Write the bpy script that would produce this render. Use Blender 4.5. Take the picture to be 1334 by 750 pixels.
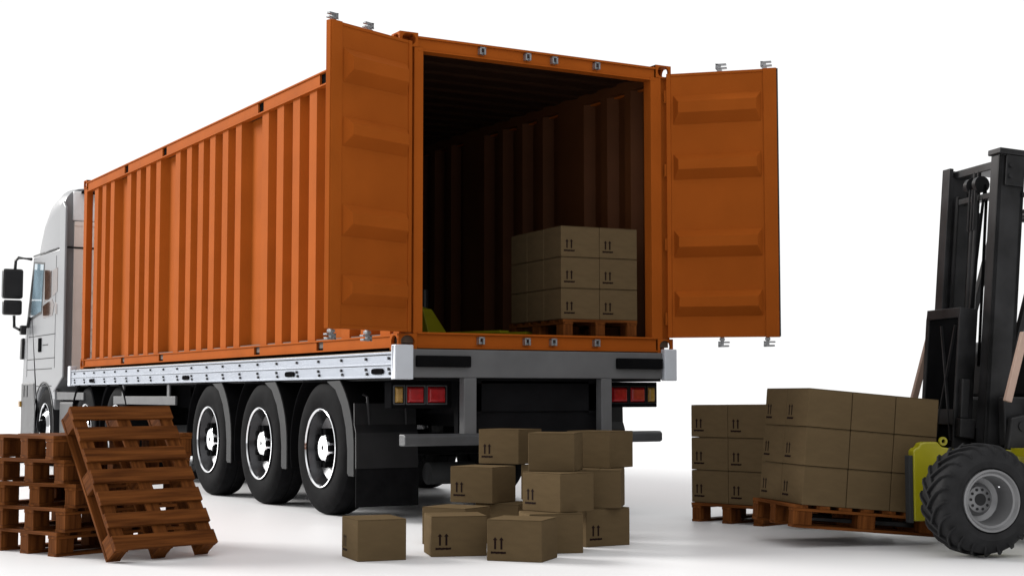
import bpy, bmesh, math, random
from mathutils import Vector, Matrix
R = math.radians
random.seed(7)
scene = bpy.context.scene
for o in list(bpy.data.objects): bpy.data.objects.remove(o)
C = scene.collection

# ------------------------------------------------------------------ camera
cam_d = bpy.data.cameras.new('camera'); cam = bpy.data.objects.new('camera', cam_d); C.objects.link(cam)
CX, CY, CZ, YAW, PIT, ROL, FPX = -4.7659, -9.85705, 0.94137, -0.52529, 0.07073, -0.00046, 1968.05
fw = Vector((-math.sin(YAW)*math.cos(PIT), math.cos(YAW)*math.cos(PIT), math.sin(PIT)))
rt = Vector((math.cos(YAW), math.sin(YAW), 0)); up = rt.cross(fw)
r2 = rt*math.cos(ROL)+up*math.sin(ROL); u2 = -rt*math.sin(ROL)+up*math.cos(ROL)
M = Matrix((r2, u2, -fw)).transposed().to_4x4(); M.translation = Vector((CX, CY, CZ))
cam.matrix_world = M
cam_d.sensor_width = 36; cam_d.lens = FPX/1334*36
cam_d.clip_start = 0.1; cam_d.clip_end = 2000
scene.camera = cam

# ------------------------------------------------------------------ light: white studio surround
w = bpy.data.worlds.new("World"); scene.world = w; w.use_nodes = True
nt = w.node_tree; nt.nodes.clear()
out = nt.nodes.new('ShaderNodeOutputWorld'); bg = nt.nodes.new('ShaderNodeBackground')
tc = nt.nodes.new('ShaderNodeTexCoord')
def wdot(vec, lo, hi, a, b):
    n = nt.nodes.new('ShaderNodeVectorMath'); n.operation = 'DOT_PRODUCT'
    n.inputs[1].default_value = Vector(vec).normalized(); nt.links.new(tc.outputs['Generated'], n.inputs[0])
    m = nt.nodes.new('ShaderNodeMapRange'); m.interpolation_type = 'SMOOTHSTEP'
    m.inputs['From Min'].default_value = lo; m.inputs['From Max'].default_value = hi
    m.inputs['To Min'].default_value = a; m.inputs['To Max'].default_value = b
    nt.links.new(n.outputs['Value'], m.inputs['Value']); return m.outputs['Result']
def wmath(op, a, b):
    n = nt.nodes.new('ShaderNodeMath'); n.operation = op
    for i, s in enumerate((a, b)):
        if isinstance(s, (int, float)): n.inputs[i].default_value = s
        else: nt.links.new(s, n.inputs[i])
    return n.outputs[0]
FRONT = wdot((0.35, 0.94, 0.0), -0.10, 0.40, 0.10, 1.06)      # dim behind the camera, white behind the lorry
LEFT = wdot((-0.97, 0.05, 0.25), 0.35, 0.95, 0.0, 0.3)         # big soft light on the left
TOP = wdot((-0.15, -0.62, 0.77), 0.55, 0.95, 0.0, 1.25)      # overhead softbox behind the camera
nt.links.new(wmath('ADD', wmath('ADD', FRONT, LEFT), TOP), bg.inputs['Strength'])
bg.inputs['Color'].default_value = (1, 1, 1, 1)
nt.links.new(bg.outputs[0], out.inputs[0])
scene.view_settings.view_transform = 'Standard'; scene.view_settings.look = 'None'
scene.view_settings.exposure = 0; scene.view_settings.gamma = 1
scene.render.engine = 'CYCLES'; scene.cycles.max_bounces = 6

sun_d = bpy.data.lights.new('key_light', 'SUN'); sun_d.energy = 5.0; sun_d.angle = R(26); sun_d.color = (1.0, 0.98, 0.95)
sun = bpy.data.objects.new('key_light', sun_d); C.objects.link(sun)
sun.rotation_euler = Vector((-0.52, 0.74, 0.40)).to_track_quat('Z', 'Y').to_euler()

# ------------------------------------------------------------------ materials
def mat(name, col, rough=0.5, metal=0.0, var=0.06, scale=6.0, bump=0.0, bscale=80.0, stretch=(1, 1, 1), coat=0.0, spec=0.5, col2=None, speck=None):
    m = bpy.data.materials.new(name); m.use_nodes = True; t = m.node_tree; b = t.nodes['Principled BSDF']
    b.inputs['Roughness'].default_value = rough; b.inputs['Metallic'].default_value = metal
    b.inputs['Coat Weight'].default_value = coat; b.inputs['Specular IOR Level'].default_value = spec
    if coat: b.inputs['Coat Roughness'].default_value = 0.05
    co = t.nodes.new('ShaderNodeTexCoord'); mp = t.nodes.new('ShaderNodeMapping'); mp.inputs['Scale'].default_value = stretch
    t.links.new(co.outputs['Object'], mp.inputs['Vector'])
    nz = t.nodes.new('ShaderNodeTexNoise'); nz.inputs['Scale'].default_value = scale; nz.inputs['Detail'].default_value = 5
    t.links.new(mp.outputs[0], nz.inputs['Vector'])
    mx = t.nodes.new('ShaderNodeMix'); mx.data_type = 'RGBA'
    c2 = col2 or tuple(c*(1+var*2) for c in col); c1 = tuple(c*(1-var*2) for c in col) if not col2 else col
    mx.inputs['A'].default_value = (*c1, 1); mx.inputs['B'].default_value = (*c2, 1)
    rp = t.nodes.new('ShaderNodeMapRange'); rp.inputs['From Min'].default_value = 0.3; rp.inputs['From Max'].default_value = 0.7
    t.links.new(nz.outputs['Fac'], rp.inputs['Value']); t.links.new(rp.outputs[0], mx.inputs['Factor'])
    t.links.new(mx.outputs['Result'], b.inputs['Base Color'])
    if bump:
        n2 = t.nodes.new('ShaderNodeTexNoise'); n2.inputs['Scale'].default_value = bscale; n2.inputs['Detail'].default_value = 3
        t.links.new(mp.outputs[0], n2.inputs['Vector'])
        bp = t.nodes.new('ShaderNodeBump'); bp.inputs['Strength'].default_value = bump; bp.inputs['Distance'].default_value = 0.01
        t.links.new(n2.outputs['Fac'], bp.inputs['Height']); t.links.new(bp.outputs[0], b.inputs['Normal'])
    return m
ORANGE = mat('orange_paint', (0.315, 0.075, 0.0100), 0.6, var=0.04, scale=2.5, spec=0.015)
ORANGE_EDGE = ORANGE
WHITE = mat('white_paint', (0.215, 0.22, 0.23), 0.3, var=0.01, scale=2, coat=0.1, spec=0.3)
CABREAR = mat('warm_reflection_panel', (0.85, 0.75, 0.69), 0.3, var=0.03, scale=3)  # container's warm reflection painted in, lightened against the shade of the gap
SILVER = mat('brushed_aluminium', (0.235, 0.26, 0.305), 0.42, metal=0.35, var=0.03, scale=5, stretch=(1, .2, 3))
GREY = mat('grey_steel', (0.115, 0.116, 0.12), 0.5, metal=0.2, var=0.06, scale=4)
GREY2 = mat('mid_grey_plastic', (0.030, 0.031, 0.032), 0.6, var=0.05, spec=0.1)
BLACK = mat('black_steel', (0.007, 0.007, 0.008), 0.6, var=0.1, spec=0.08)
BLACKP = mat('black_plastic', (0.013, 0.013, 0.014), 0.4, var=0.1, spec=0.25)
RUBBER = mat('black_rubber', (0.007, 0.007, 0.0075), 0.7, var=0.12, scale=12, bump=0.15, bscale=60, spec=0.02)
MATBLACK = mat('matt_black', (0.006, 0.006, 0.0065), 0.7, var=0.1, spec=0.0)
ZINC = mat('zinc_steel', (0.32, 0.33, 0.34), 0.35, metal=0.7, var=0.1, scale=20)
GREY3 = mat('worn_dark_grey_paint', (0.062, 0.063, 0.066), 0.5, var=0.08, spec=0.25)
YELLOW2 = mat('dull_olive_yellow', (0.17, 0.155, 0.004), 0.5, var=0.05, spec=0.2)
LIGHTENEDALU = mat('shade_lightened_aluminium', (0.55, 0.58, 0.63), 0.4, metal=0.1, var=0.02)  # side rail metal lightened because the end caps face into shade
REARPANEL = mat('shade_lightened_white', (0.80, 0.80, 0.81), 0.4, var=0.01)  # cab's white paint, lightened to offset shade on the roof's rear
RUBBER2 = mat('grey_black_rubber', (0.017, 0.017, 0.018), 0.65, var=0.15, scale=10, bump=0.1, bscale=50, spec=0.15)
CHROME = mat('chrome', (0.85, 0.86, 0.88), 0.08, metal=1.0, var=0.0)
DISH = mat('dark_wheel_steel', (0.045, 0.045, 0.048), 0.22, metal=0.75, var=0.1)
CARD = mat('brown_cardboard', (0.101, 0.070, 0.037), 0.8, var=0.035, scale=9, bump=0.05, bscale=40, stretch=(1, 1, 3), spec=0.01)
CARD2 = mat('darker_cardboard_tape', (0.155, 0.10, 0.048), 0.6, var=0.03, spec=0.3)
INK = mat('dark_print', (0.012, 0.006, 0.005), 0.8, var=0.1, spec=0.05)
def wood(axis):
    st = [22, 22, 22]; st[axis] = 1.3
    return mat('stained_wood_'+'xyz'[axis], (0.052, 0.0160, 0.0045), 0.6, var=0.1, scale=1.6, bump=0.25, bscale=3.0, stretch=st, spec=0.02, col2=(0.160, 0.053, 0.0135))
WX, WY, WZ = wood(0), wood(1), wood(2)
LENSR = mat('red_lens', (0.38, 0.012, 0.015), 0.15, var=0.1, scale=30, coat=0.5)
LENSA = mat('amber_lens', (0.36, 0.20, 0.035), 0.15, var=0.1, scale=30, coat=0.5)
GLASS = mat('bluish_glass', (0.30, 0.42, 0.50), 0.05, var=0.25, scale=1.2, coat=1.0)
BROWNREFL = mat('painted_brown_reflection', (0.07, 0.035, 0.022), 0.08, var=0.3, scale=9, stretch=(1, 4, 1), coat=0.6)  # brown of the reflections on the cab side, as a colour
YELLOW = mat('yellow_paint', (0.30, 0.27, 0.005), 0.35, var=0.05)
TAN = mat('tan_paint', (0.42, 0.29, 0.23), 0.4, var=0.04)
MAST = mat('dark_mast_steel', (0.015, 0.015, 0.016), 0.4, spec=0.3, metal=0.1, var=0.35, scale=5)
RIMG = mat('silver_grey_rim', (0.21, 0.21, 0.215), 0.35, metal=0.4, var=0.04)
PLY = mat('brown_plywood_deck', (0.16, 0.10, 0.04), 0.7, var=0.15, scale=5)
ROOFIN = mat('shade_dark_roof_paint', (0.022, 0.008, 0.003), 0.6, var=0.08, scale=3, spec=0.2)  # container paint darkened to put the roof's inner shade into its colour
INSIDE = mat('shade_dark_inside_paint', (0.080, 0.027, 0.009), 0.6, var=0.05, scale=3, spec=0.1)  # same orange paint, darkened to stand in for shade inside the container
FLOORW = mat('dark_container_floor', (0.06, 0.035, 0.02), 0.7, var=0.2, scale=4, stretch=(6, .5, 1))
STUDIO = mat('white_studio_floor', (0.75, 0.75, 0.76), 0.45, var=0.004, scale=0.5, spec=0.6)

# ------------------------------------------------------------------ mesh tools
class B:
    def __init__(s): s.bm = bmesh.new()
    def hull8(s, pts):
        v = [s.bm.verts.new(p) for p in pts]
        for f in ((0,3,2,1),(4,5,6,7),(0,1,5,4),(1,2,6,5),(2,3,7,6),(3,0,4,7)): s.bm.faces.new([v[i] for i in f])
        return s
    def box(s, x0, x1, y0, y1, z0, z1, m=None):
        p = [Vector(q) for q in ((x0,y0,z0),(x1,y0,z0),(x1,y1,z0),(x0,y1,z0),(x0,y0,z1),(x1,y0,z1),(x1,y1,z1),(x0,y1,z1))]
        if m: p = [m @ q for q in p]
        return s.hull8(p)
    def prism(s, poly, a, b, axis='z'):
        # poly: 2-D points; extruded along axis.  axis x: (y,z); y: (x,z); z: (x,y)
        f = {'x': lambda u, v, t: (t, u, v), 'y': lambda u, v, t: (u, t, v), 'z': lambda u, v, t: (u, v, t)}[axis]
        lo = [s.bm.verts.new(f(u, v, a)) for u, v in poly]; hi = [s.bm.verts.new(f(u, v, b)) for u, v in poly]
        n = len(poly)
        s.bm.faces.new(lo[::-1]); s.bm.faces.new(hi)
        for i in range(n): s.bm.faces.new((lo[i], lo[(i+1) % n], hi[(i+1) % n], hi[i]))
        return s
    def sheet(s, pts, t, a, b, axis='z', inner=False):
        # open polyline with constant thickness t, quads only
        n = len(pts); nor = []
        for i in range(n):
            p = Vector(pts[max(i-1, 0)]); q = Vector(pts[min(i+1, n-1)]); d = (q-p).normalized(); nor.append(Vector((-d.y, d.x)))
        f = {'x': lambda u, v, w_: (w_, u, v), 'y': lambda u, v, w_: (u, w_, v), 'z': lambda u, v, w_: (u, v, w_)}[axis]
        rows = []
        for i in range(n):
            P = Vector(pts[i]); Q = P+nor[i]*t
            rows.append([s.bm.verts.new(f(P.x, P.y, a)), s.bm.verts.new(f(Q.x, Q.y, a)), s.bm.verts.new(f(Q.x, Q.y, b)), s.bm.verts.new(f(P.x, P.y, b))])
        for i in range(n-1):
            r0, r1 = rows[i], rows[i+1]
            for k in range(4):
                fc = s.bm.faces.new((r0[k], r0[(k+1) % 4], r1[(k+1) % 4], r1[k]))
                if inner and k == 1: fc.material_index = 1
        s.bm.faces.new(rows[0][::-1]); s.bm.faces.new(rows[-1]); return s
    def cyl(s, p0, p1, r, seg=16, r1=None):
        p0, p1 = Vector(p0), Vector(p1); d = (p1-p0); r1 = r if r1 is None else r1
        q = d.to_track_quat('Z', 'Y').to_matrix()
        lo, hi = [], []
        for i in range(seg):
            a = 2*math.pi*i/seg; u = q @ Vector((math.cos(a), math.sin(a), 0))
            lo.append(s.bm.verts.new(p0+u*r)); hi.append(s.bm.verts.new(p1+u*r1))
        s.bm.faces.new(lo[::-1]); s.bm.faces.new(hi)
        for i in range(seg): s.bm.faces.new((lo[i], lo[(i+1) % seg], hi[(i+1) % seg], hi[i]))
        return s
    def bar(s, p0, p1, wx, wz, upv=(0, 0, 1)):
        p0, p1 = Vector(p0), Vector(p1); d = (p1-p0).normalized(); a = d.cross(Vector(upv)).normalized(); b = a.cross(d)
        pts = []
        for P in (p0, p1):
            for i, j in ((-1,-1),(1,-1),(1,1),(-1,1)): pts.append(P+a*i*wx/2+b*j*wz/2)
        return s.hull8(pts)
    def tube(s, pts, r, seg=10):
        pts = [Vector(p) for p in pts]; rings = []
        for i, P in enumerate(pts):
            d = (pts[min(i+1, len(pts)-1)]-pts[max(i-1, 0)]).normalized(); q = d.to_track_quat('Z', 'Y').to_matrix()
            rings.append([s.bm.verts.new(P+q @ Vector((math.cos(2*math.pi*k/seg)*r, math.sin(2*math.pi*k/seg)*r, 0))) for k in range(seg)])
        for a, b in zip(rings, rings[1:]):
            best = min(range(seg), key=lambda o: (a[0].co-b[o].co).length)
            for k in range(seg): s.bm.faces.new((a[k], a[(k+1) % seg], b[(k+1+best) % seg], b[(k+best) % seg]))
        s.bm.faces.new(rings[0][::-1]); s.bm.faces.new(rings[-1]); return s
    def lathe(s, prof, cen, axis='x', seg=48, a0=0, a1=360):
        # prof: (t along axis, radius); closed profile -> solid ring
        cen = Vector(cen); full = abs(a1-a0) >= 360; n = seg if full else seg+1; rings = []
        for i in range(n):
            a = R(a0+(a1-a0)*i/seg); ca, sa = math.cos(a), math.sin(a)
            ring = []
            for t, r in prof:
                v = (t, r*ca, r*sa) if axis == 'x' else ((r*ca, t, r*sa) if axis == 'y' else (r*ca, r*sa, t))
                ring.append(s.bm.verts.new(cen+Vector(v)))
            rings.append(ring)
        k = len(prof)
        for i in range(n if full else n-1):
            A, D = rings[i], rings[(i+1) % n]
            for j in range(k):
                try: s.bm.faces.new((A[j], A[(j+1) % k], D[(j+1) % k], D[j]))
                except Exception: pass
        if not full: s.bm.faces.new(rings[0][::-1]); s.bm.faces.new(rings[-1])
        return s
    def build(s, name, m, parent=None, bevel=0, smooth=False, origin=None, label=None, seg=2):
        bmesh.ops.remove_doubles(s.bm, verts=s.bm.verts, dist=1e-6)
        bmesh.ops.recalc_face_normals(s.bm, faces=s.bm.faces)
        me = bpy.data.meshes.new(name)
        if origin is not None:
            for v in s.bm.verts: v.co -= Vector(origin)
        s.bm.to_mesh(me); s.bm.free(); me.materials.append(m)
        o = bpy.data.objects.new(name, me); C.objects.link(o)
        if parent: o.parent = parent
        if smooth:
            for p in me.polygons: p.use_smooth = True
            try: me.set_sharp_from_angle(angle=R(35))
            except Exception: pass
        if bevel:
            md = o.modifiers.new('bevel', 'BEVEL'); md.width = bevel; md.segments = seg; md.limit_method = 'ANGLE'; md.angle_limit = R(35); md.harden_normals = False
        if label: o['label'] = label
        return o
def thing(name, label, cat, loc=(0, 0, 0), rot=(0, 0, 0), group=None):
    o = bpy.data.objects.new(name, None); C.objects.link(o); o.empty_display_size = .2
    o.location = loc; o.rotation_euler = rot; o['label'] = label; o['category'] = cat
    if group: o['group'] = group
    return o
def copy_tree(o, parent=None):
    c = o.copy(); C.objects.link(c); c.parent = parent
    for ch in [x for x in bpy.data.objects if x.parent == o]: copy_tree(ch, c)
    return c

# ------------------------------------------------------------------ setting
g = B(); g.box(-150, 150, -150, 150, -0.05, 0); gr = g.build('ground', STUDIO); gr['kind'] = 'structure'

# ------------------------------------------------------------------ container
L_, W_, ZB, ZT = 9.015, 2.438, 1.27, 3.605
ct = thing('shipping_container', 'orange corrugated steel shipping container on the trailer with both rear doors swung open', 'shipping container', (0, 0, ZB))
def cb(): return B()
def cbuild(b, name, m=ORANGE, parent=None, **k):
    return b.build(name, m, parent or ct, origin=(0, 0, ZB) , **k)
# corrugated side walls
FL = [(0.19, .36), (.555, .71), (.92, 1.075), (1.611, 1.766), (1.979, 2.134), (2.345, 2.50), (2.708, 2.865),
      (3.402, 3.555), (3.766, 3.92), (4.134, 4.289), (4.482, 4.637), (4.852, 5.005), (5.221, 5.376),
      (5.896, 6.05), (6.273, 6.428), (6.637, 6.79), (7.011, 7.166), (7.698, 7.853), (8.059, 8.22), (8.41, 8.575)]
def corr(x_out, sgn, d=0.085, s=0.055):
    pts = [(x_out+sgn*d, 0.14)]
    for a, b in FL:
        if a-s > 0.15: pts.append((x_out+sgn*d, a-s))
        pts += [(x_out, a), (x_out, b), (x_out+sgn*d, b+s)]
    pts.append((x_out+sgn*d, L_-0.14)); return pts
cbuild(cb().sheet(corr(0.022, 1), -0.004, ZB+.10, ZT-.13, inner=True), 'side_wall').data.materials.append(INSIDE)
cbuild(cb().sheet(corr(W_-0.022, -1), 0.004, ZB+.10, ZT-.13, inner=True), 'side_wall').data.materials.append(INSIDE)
# front wall, corrugated
pts = []; x = .15
while x < 2.25: pts += [(x, L_-.03), (x+.12, L_-.03), (x+.16, L_-.075), (x+.27, L_-.075)]; x += .31
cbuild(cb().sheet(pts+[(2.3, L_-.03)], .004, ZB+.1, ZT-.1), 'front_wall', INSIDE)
# roof with shallow ribs, floor
pts = [(.12, ZT-.05)]; y = .3
pts = [(.10, ZT-.05)]
while y < 8.7: pts += [(y, ZT-.05), (y+.03, ZT-.065), (y+.12, ZT-.065), (y+.15, ZT-.05)]; y += .3
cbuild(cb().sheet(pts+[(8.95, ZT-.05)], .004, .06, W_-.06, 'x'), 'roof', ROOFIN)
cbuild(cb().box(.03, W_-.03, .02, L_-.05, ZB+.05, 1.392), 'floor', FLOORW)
# rails: C channels with flanges; slots made by splitting the web
def rail(xs, z0, z1, slots, name, sgn):
    b = cb(); web = .02; y0, y1 = .145, L_-.145
    ys = [y0]
    for a, c in slots: ys += [a, c]
    ys.append(y1)
    xa = xs+sgn*.012; xb = xs+sgn*.03
    for i in range(0, len(ys), 2): b.box(min(xa, xb), max(xa, xb), ys[i], ys[i+1], z0+.012, z1-.012)
    b.box(min(xs, xs+sgn*.06), max(xs, xs+sgn*.06), y0, y1, z1-.012, z1)
    b.box(min(xs, xs+sgn*.06), max(xs, xs+sgn*.06), y0, y1, z0, z0+.012)
    o = cbuild(b, name)
    q = cb(); q.box(min(xs+sgn*.058, xs+sgn*.112), max(xs+sgn*.058, xs+sgn*.112), y0-.03, y1+.03, z0+.0125, z1-.0125); q.build('inner_rail_plate', INSIDE, o, origin=(0, 0, ZB))
    d = cb()
    for a, c in slots: d.box(min(xs+sgn*.031, xs+sgn*.055), max(xs+sgn*.031, xs+sgn*.055), a-.02, c+.02, z0+.013, z1-.013)
    d.build('slot_recess', MATBLACK, o, origin=(0, 0, ZB))
TS = [(1.39, 1.53), (2.81, 2.95), (5.66, 5.81), (7.10, 7.25)]
BS = [(1.415, 1.553), (2.845, 2.983), (5.68, 5.826), (7.125, 7.265)]
rail(0, 3.455, 3.575, TS, 'top_rail', 1); rail(W_, 3.455, 3.575, TS, 'top_rail', -1)
rail(0, 1.288, 1.382, BS, 'bottom_rail', 1); rail(W_, 1.288, 1.382, BS, 'bottom_rail', -1)
# corner castings (tube-walled boxes with round holes)
def ring_face(b, mtx, hw, hh, rx, rz, th, n=24):
    # rectangular plate (half sizes hw, hh) with elliptic hole; local xz plane, thickness along y 0..th
    def edge(a):
        c, s_ = math.cos(a), math.sin(a); k = min(hw/abs(c) if abs(c) > 1e-6 else 1e9, hh/abs(s_) if abs(s_) > 1e-6 else 1e9); return c*k, s_*k
    ang = sorted([2*math.pi*i/n for i in range(n)]+[math.atan2(sz*hh, sx*hw) % (2*math.pi) for sx in (1, -1) for sz in (1, -1)])
    A = []
    for a in ang:
        ex, ez = edge(a); ix, iz = rx*math.cos(a), rz*math.sin(a)
        A.append([b.bm.verts.new(mtx @ Vector(q)) for q in ((ex, 0, ez), (ix, 0, iz), (ix, th, iz), (ex, th, ez))])
    for i in range(len(A)):
        p, q = A[i], A[(i+1) % len(A)]
        for k in range(4): b.bm.faces.new((p[k], p[(k+1) % 4], q[(k+1) % 4], q[k]))
def casting(x0, y0, z0, z1, sx, sy):
    # x0,y0 outer corner; extends inwards sx*.151, sy*.145
    b = cb(); wx, wy, h = .151, .145, (z1-z0); th = .022
    cx, cy, cz = x0+sx*wx/2, y0+sy*wy/2, (z0+z1)/2
    ring_face(b, Matrix.Translation((cx, y0, cz)) @ Matrix.Diagonal((1, sy, 1, 1)), wx/2, h/2, .056, .048, th)
    ring_face(b, Matrix.Translation((x0, cy, cz)) @ Matrix(((0, sx, 0, 0), (1, 0, 0, 0), (0, 0, 1, 0), (0, 0, 0, 1))), wy/2-.001, h/2-.001, .050, .047, th)
    xi, yi = x0+sx*wx, y0+sy*wy
    b.box(min(xi, xi-sx*.012), max(xi, xi-sx*.012), min(y0+sy*.002, yi), max(y0+sy*.002, yi), z0+.0015, z1-.0015)
    b.box(min(x0+sx*.003, xi-sx*.013), max(x0+sx*.003, xi-sx*.013), min(yi, yi-sy*.012), max(yi, yi-sy*.012), z0+.0015, z1-.0015)
    b.box(min(x0+sx*.002, xi), max(x0+sx*.002, xi), min(y0+sy*.002, yi), max(y0+sy*.002, yi), z1-.012, z1-.001)
    b.box(min(x0+sx*.002, xi), max(x0+sx*.002, xi), min(y0+sy*.002, yi), max(y0+sy*.002, yi), z0+.001, z0+.012)
    cbuild(b, 'corner_casting')
for sx, x0 in ((1, -.003), (-1, W_+.003)):
    for sy, y0 in ((1, -.003), (-1, L_+.003)):
        casting(x0, y0, ZT-.105, ZT, sx, sy); casting(x0, y0, ZB, ZB+.118, sx, sy)
# corner posts
for x0, x1 in ((.118, .193), (W_-.197, W_-.095)):
    cbuild(cb().box(x0, x1, 0.0, .10, ZB+.118, ZT-.105), 'corner_post', bevel=.004)
for x0, x1 in ((.02, .117), (W_-.094, W_-.004)):
    cbuild(cb().box(x0, x1, .035, .13, ZB+.118, ZT-.105), 'corner_post')
for x0 in (.004, W_-.08): cbuild(cb().box(x0, x0+.076, L_-.14, L_-.002, ZB+.118, ZT-.105), 'corner_post', bevel=.004)
# header and sill
h = cb(); h.box(.15, W_-.152, .012, .10, 3.485, 3.565); h.box(.15, W_-.152, -.004, .10, 3.566, 3.582); h.box(.15, W_-.152, -.002, .10, 3.474, 3.484)
header = cbuild(h, 'door_header')
s_ = cb(); s_.box(.15, W_-.152, .012, .10, 1.298, 1.386); s_.box(.15, W_-.152, -.006, .10, 1.387, 1.400); s_.box(.15, W_-.152, -.006, .10, 1.284, 1.297)
sill = cbuild(s_, 'door_sill')
h = cb(); h.box(.08, W_-.08, L_-.1, L_-.01, 3.48, 3.575); cbuild(h, 'front_header')
h = cb(); h.box(.08, W_-.08, L_-.1, L_-.01, 1.285, 1.40); cbuild(h, 'front_sill')
def keeper(x, z, par):
    b = cb(); b.box(x-.024, x-.012, -.03, .012, z-.027, z+.027); b.box(x+.012, x+.026, -.03, .012, z-.027, z+.027); b.box(x-.024, x+.026, -.03, .012, z+.018, z+.028)
    b.box(x-.012, x+.012, -.012, .012, z-.024, z-.008)
    b.build('lock_keeper', ZINC, par, origin=(0, 0, ZB), bevel=.002)
for x in (.68, 1.078, 1.32, 1.712): keeper(x, 3.527, header)
for x in (.672, 1.07, 1.305, 1.70): keeper(x, 1.344, sill)
# doors
def door(hx, hy, ox, oy, mirror):
    root = cb(); d = Vector((ox-hx, oy-hy, 0)); Ln = d.length; d.normalize()
    n = Vector((d.y, -d.x, 0)) if mirror > 0 else Vector((-d.y, d.x, 0))
    # n points towards the visible inner face
    M4 = Matrix(((d.x, n.x, 0, hx), (d.y, n.y, 0, hy), (0, 0, 1, 0), (0, 0, 0, 1)))
    z0, z1 = 1.40, 3.53
    def bb(b, a0, a1, c0, c1, e0, e1): b.box(a0, a1, c0, c1, e0, e1, M4)
    b = root; bb(b, 0.0, Ln-.005, -.004, 0, z0, z1)
    # pressed ribs
    for f0, f1 in ((.083, .195), (.308, .405), (.597, .70), (.825, .922)):
        zt = z1-(z1-z0)*f0; zb = z1-(z1-z0)*f1; a0, a1 = .055, Ln-.125; hgt = zt-zb
        p = [(a0, .0008, zb), (a1, .0008, zb), (a1, .0008, zt), (a0, .0008, zt), (a0+.05, .072, zb+hgt*.36), (a1-.03, .072, zb+hgt*.36), (a1-.03, .072, zt-hgt*.27), (a0+.05, .072, zt-hgt*.27)]
        b.hull8([M4 @ Vector(q) for q in p])
    o = cbuild(b, 'door', label='left door leaf, swung back along the side wall' if mirror < 0 else 'right door leaf, swung wide open')
    f = cb(); bb(f, Ln-.105, Ln, -.045, .012, z0-.004, z1+.004); bb(f, 0.0, .035, -.045, .010, z0-.002, z1+.002)
    bb(f, .036, Ln-.106, -.045, .006, z1-.022, z1+.001); bb(f, .036, Ln-.106, -.045, .006, z0-.001, z0+.02)
    f.build('door_frame', ORANGE, o, origin=(0, 0, ZB), bevel=.003)
    gk = cb(); bb(gk, Ln+.001, Ln+.010, -.02, .006, z0, z1); gk.build('door_gasket', BLACKP if mirror > 0 else ORANGE, o, origin=(0, 0, ZB))
    for a in (Ln-.46, Ln-.10):
        k = cb(); P0 = M4 @ Vector((a, -.075, z0-.03)); P1 = M4 @ Vector((a, -.075, z1+.03)); k.cyl(P0, P1, .016, 12)
        for zz, sg in ((z1+.006, 1), (z0-.006, -1)):
            bb(k, a-.02, a+.02, -.095, -.055, min(zz, zz+sg*.02), max(zz, zz+sg*.02))
            bb(k, a-.012, a+.012, -.085, -.06, min(zz, zz+sg*.07), max(zz, zz+sg*.07))
            za, zb_ = zz+sg*.028, zz+sg*.040
            bb(k, a-.03, a+.06, -.09, -.055, min(za, zb_), max(za, zb_))
            za, zb_ = zz+sg*.056, zz+sg*.070
            bb(k, a-.03, a+.055, -.09, -.055, min(za, zb_), max(za, zb_))
            bb(k, a-.03, a-.006, -.09, -.055, min(zz+sg*.028, zz+sg*.070), max(zz+sg*.028, zz+sg*.070))
        k.build('locking_bar', ZINC, o, origin=(0, 0, ZB), bevel=.002)
    for zz in (1.55, 2.15, 2.75, 3.35):
        hh = cb(); hh.cyl(M4 @ Vector((-.012, -.02, zz-.05)), M4 @ Vector((-.012, -.02, zz+.05)), .014, 12); bb(hh, -.01, .06, -.052, -.046, zz-.04, zz+.04)
        hh.build('hinge', ORANGE, o, origin=(0, 0, ZB))
door(.083, -.022, -.690, -.330, -1)
door(W_-.058, -.022, 3.0, -.650, 1)

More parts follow.
